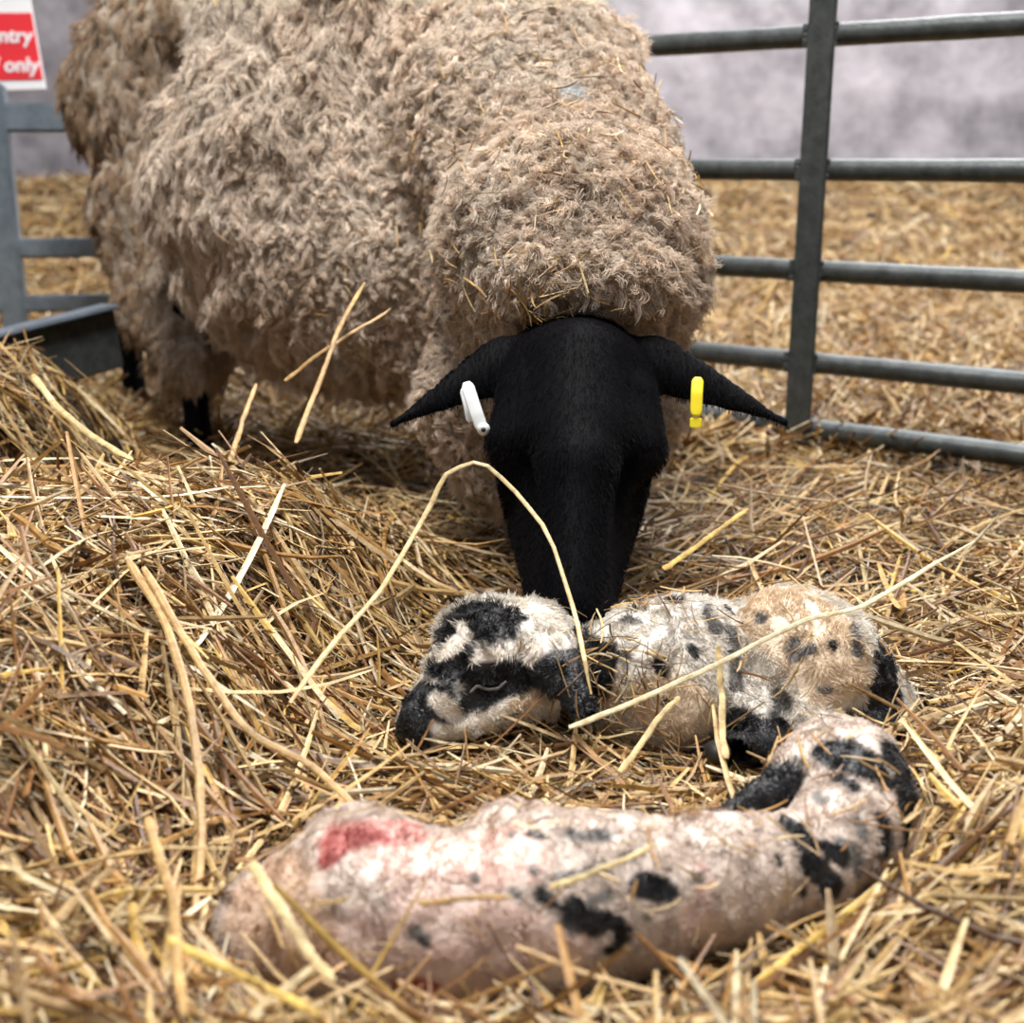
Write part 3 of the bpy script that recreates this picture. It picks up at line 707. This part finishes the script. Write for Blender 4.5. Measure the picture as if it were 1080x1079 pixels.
# ------------------------------------------------------------------ loose straw
def straw_layer(x, y, n_, Lr, wr, off, pit, azf=None, K=6, dark=None, bend=.18, avoid=True, taper_len=True):
    L = rng.uniform(*Lr, n_)**1.0; az = azf(x, y) if azf is not None else rng.uniform(0, np.pi*2, n_)
    s_ = np.linspace(-.5, .5, K)
    bd = rng.normal(0, bend, n_)
    a_ = az[:, None]+bd[:, None]*s_[None, :]*2
    kink = rng.random(n_) < .22; ks = rng.uniform(-.3, .3, n_); a_ = a_+np.where(kink[:, None] & (s_[None] > ks[:, None]), rng.normal(0, .55, n_)[:, None], 0)
    st = L/(K-1)
    dx = np.cos(a_)*st[:, None]; dy = np.sin(a_)*st[:, None]
    X = x[:, None]+np.cumsum(dx, 1)-dx.sum(1, keepdims=True)/2; Y = y[:, None]+np.cumsum(dy, 1)-dy.sum(1, keepdims=True)/2
    h_ = H(X, Y); h2 = .5*h_+.5*(h_.mean(1, keepdims=True)+(h_[:, -1:]-h_[:, :1])*s_[None])
    z = h2+off(n_)[:, None]+np.sin(rng.normal(0, pit, n_))[:, None]*L[:, None]*s_[None]+rng.normal(0, .06, n_)[:, None]*L[:, None]*(s_[None]**2*4)
    P = np.stack([X, Y, z], -1)
    ok = np.ones(n_, bool)
    if avoid:
        bx = (P[:, :, 0].max(1) > -.28) & (P[:, :, 0].min(1) < .45) & (P[:, :, 1].min(1) < 1.35)
        i = np.where(bx)[0]; d = lamb_f(P[i].reshape(-1, 3)).reshape(len(i), K).min(1); ok[i[d < .004]] = False
        # nothing spears the ewe's face
        i = np.where((np.abs(P[:, :, 0]-.06).min(1) < .2) & (P[:, :, 1].max(1) > 1.1) & (P[:, :, 1].min(1) < 1.7))[0]
        d = ff(P[i].reshape(-1, 3)).reshape(len(i), K).min(1); ok[i[d < .004]] = False
        # nor stands in front of the lens
        dist = (P-CAM); dep = dist@FWD; ok &= dep.min(1) > .38
    P = P[ok]; n2 = len(P)
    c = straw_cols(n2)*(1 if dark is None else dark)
    wd = rng.uniform(*wr, n2)
    return tubes(P, wd*.5, wd*.5*rng.uniform(.3, .6, n2), c)
def pts_near(n, ylo=.42, yhi=2.3):
    # denser towards the camera, over a fan that reaches past the frame
    y = 1/rng.uniform(1/yhi, 1/ylo, n); x = rng.uniform(-.62, .62, n)*(y+.15); return x, y
def az_mix(x, y):
    n = len(x); a = rng.uniform(0, np.pi, n)
    flow = np.where(x > .15, .55, -.5)+rng.normal(0, .5, n)          # right: laid up to the right
    pick = rng.random(n) < np.where(x > .15, .55, .35)
    return np.where(pick, flow, a)
U = lambda a, b: (lambda n: rng.uniform(a, b, n))
parts = []
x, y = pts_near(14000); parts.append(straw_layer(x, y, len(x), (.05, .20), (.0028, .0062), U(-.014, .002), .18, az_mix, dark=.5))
x, y = pts_near(19000); parts.append(straw_layer(x, y, len(x), (.04, .20), (.0020, .0056), U(-.003, .016), .26, az_mix))
x, y = pts_near(16000); parts.append(straw_layer(x, y, len(x), (.02, .09), (.0010, .0024), U(-.002, .020), .40, None, K=5, bend=.4))
x, y = pts_near(2200); parts.append(straw_layer(x, y, len(x), (.12, .30), (.0034, .0070), U(.010, .026), .2, az_mix, K=8, bend=.14))
x, y = pts_near(9000); parts.append(straw_layer(x, y, len(x), (.015, .06), (.0007, .0014), U(.004, .020), .6, None, K=5, bend=.9, dark=.8))
joined = joinm('straw_bedding', parts, M_STRAW); tag(joined, 'deep loose straw bedding heaped inside the pen around the animals', 'straw', kind='stuff')
parts = []
n = 60000; y = 1/rng.uniform(1/7.3, 1/2.15, n); x = rng.uniform(-.55, .55, n)*(y+.4)
parts.append(straw_layer(x, y, n, (.06, .26), (.004, .009), U(-.006, .02), .25, None, K=4, avoid=False))
far = joinm('straw_bedding', parts, M_STRAW); tag(far, 'blurred golden straw beyond the hurdle, reaching back to the wall', 'straw', kind='stuff')

# straw lying on the lambs
def on_surf(f, pts, lift):
    out = []
    for (px, py) in pts:
        p = hit(f, px, py); out.append(p+grad(f, p[None])[0]*lift)
    return out
wl_ = lambda p: smooth(.0, .10, p[:, 2])
b1 = bits_on(None, LV, LQ, LN, 190, .005, .008, .035, .0012, wl_)
tag(joinm('straw_bits', [b1], M_STRAW), 'short bits of straw stuck to the wet foreground lamb', 'straw', kind='stuff')
wu_ = lambda p: smooth(.02, .10, p[:, 2])*smooth(.0, .12, p[:, 0])
b2 = bits_on(None, UV, UQ, UN, 110, .006, .01, .05, .0011, wu_)
c0 = A(660, 735, 1.08)
b3 = bits_on(None, UV, UQ, UN, 120, .010, .015, .05, .0011, lambda p: np.exp(-((p-c0)**2).sum(1)/.0015)+1e-9, colmul=.7)
tag(joinm('straw_bits', [b2, b3], M_STRAW), 'short bits of straw scattered over the cream lamb', 'straw', kind='stuff')

# single long stalks one can point at
def curve_pts(P, K=26):
    P = np.array(P); n = len(P); t = np.linspace(0, n-1, K); out = []
    for tt in t:
        i = min(int(tt), n-2); f_ = tt-i; p0, p1, p2, p3 = P[max(i-1, 0)], P[i], P[i+1], P[min(i+2, n-1)]
        li = p1+(p2-p1)*f_
        out.append(.55*li+.45*.5*((2*p1)+(-p0+p2)*f_+(2*p0-5*p1+4*p2-p3)*f_**2+(-p0+3*p1-3*p2+p3)*f_**3))
    return np.array(out)
def stalk(pts, wpx, col, label):
    P = curve_pts([A(*p) for p in pts]); D = pts[0][2]; wd = wpx*D/F/2
    P = P+np.cumsum(rng.normal(0, .00035, P.shape), 0)
    n, k = 1, len(P)
    T = unit(np.gradient(P, axis=0)); S = unit(np.cross(T, np.array((.1, -.7, .7)))); U_ = np.cross(S, T); sides = 6; wd *= .88
    ang = np.arange(sides)*2*np.pi/sides; tp = np.interp(np.linspace(0, 1, k), [0, .03, .9, 1], [.6, 1, .8, .35])*(1+.07*np.sin(np.linspace(0, 23, k))+.05*np.sin(np.linspace(2, 57, k)))
    V = P[:, None]+(np.cos(ang)[None, :, None]*S[:, None]*wd+np.sin(ang)[None, :, None]*U_[:, None]*wd*.34)*tp[:, None, None]
    i = np.arange(k*sides).reshape(k, sides); Q = np.stack([i[:-1], np.roll(i[:-1], -1, 1), np.roll(i[1:], -1, 1), i[1:]], -1).reshape(-1, 4)
    cvar = np.repeat((col[None]*(.92+.14*np.sin(np.linspace(0, 9, k))+.10*np.sin(np.linspace(1, 31, k)))[:, None]), sides, 0)
    o = link('straw_stalk', np_mesh('straw_stalk', V.reshape(-1, 3), Q, cvar, False), M_STRAW); tag(o, label, 'straw stalk'); return o
c1 = s2l(238, 214, 158); c2 = s2l(205, 168, 110); c3 = s2l(236, 200, 110); c4 = s2l(246, 232, 190)
stalk([(306, 742, 1.02), (350, 680, 1.06), (402, 622, 1.10), (450, 540, 1.14), (470, 500, 1.15), (508, 487, 1.15), (545, 520, 1.14), (580, 565, 1.12), (605, 640, 1.08), (615, 690, 1.04), (624, 735, 1.03)], 7, c1, 'long bent straw stalk arching up across the black face of the ewe')
stalk([(34, 396, 1.55), (60, 430, 1.50), (100, 462, 1.44), (145, 492, 1.38)], 8, c1, 'thick pale stalk lying at far left below the kickboard')
stalk([(312, 468, 1.36), (335, 410, 1.42), (358, 350, 1.48), (385, 300, 1.54)], 7, c2, 'brown stalk leaning up against the flank of the ewe')
stalk([(300, 402, 1.50), (350, 365, 1.50), (414, 327, 1.52)], 5, c2, 'thin stalk crossing the leaning brown stalk on the flank')
stalk([(243, 487, 1.36), (256, 445, 1.40), (272, 404, 1.44)], 7, c2, 'short stalk standing upright in the shade under the belly')
stalk([(600, 768, 1.02), (660, 745, 1.02), (760, 700, 1.02), (850, 655, 1.04), (910, 640, 1.05), (1026, 571, 1.14)], 7, c4, 'long pale stalk lying slantwise over the cream lamb to the right')
stalk([(766, 800, 1.01), (762, 730, 1.05), (758, 680, 1.06)], 9, c1, 'upright flat stalk standing before the flank of the cream lamb')
stalk([(135, 590, 1.06), (175, 655, 1.01), (205, 760, .93), (215, 880, .86), (205, 1000, .80)], 10, c2, 'long stalk running down the mound at left')
stalk([(152, 598, 1.05), (210, 690, .98), (265, 765, .93), (330, 800, .91), (395, 860, .87)], 9, c2, 'long stalk running diagonally down the mound toward the foreground lamb')
stalk([(265, 910, .72), (310, 985, .68), (350, 1040, .65)], 14, c1, 'broad blurred stalk lying across the rump of the foreground lamb')
stalk([(155, 862, .78), (185, 950, .72), (200, 1075, .62)], 12, c2, 'thick blurred stalk upright at the bottom left')
stalk([(175, 990, .68), (250, 1030, .66), (340, 1078, .62)], 12, c3, 'yellow blurred stalk in the bottom left foreground')
stalk([(1050, 850, .92), (985, 890, .86), (930, 930, .82), (860, 985, .77), (790, 1035, .73)], 9, c3, 'yellow curved stalk passing right of the head of the foreground lamb')
stalk([(580, 938, .72), (620, 922, .72), (690, 890, .74)], 8, c1, 'pale stalk lying on the back of the foreground lamb')
stalk([(440, 954, .70), (490, 953, .70), (540, 952, .70)], 8, c2, 'straight short stalk lying flat on the side of the foreground lamb')
stalk([(655, 815, 1.0), (700, 755, 1.04), (720, 735, 1.05)], 8, c1, 'short pale stalk propped on the chest of the cream lamb')
stalk([(700, 600, 1.28), (735, 575, 1.32), (790, 535, 1.42)], 7, c3, 'golden stalk on the straw at right of the muzzle of the ewe')
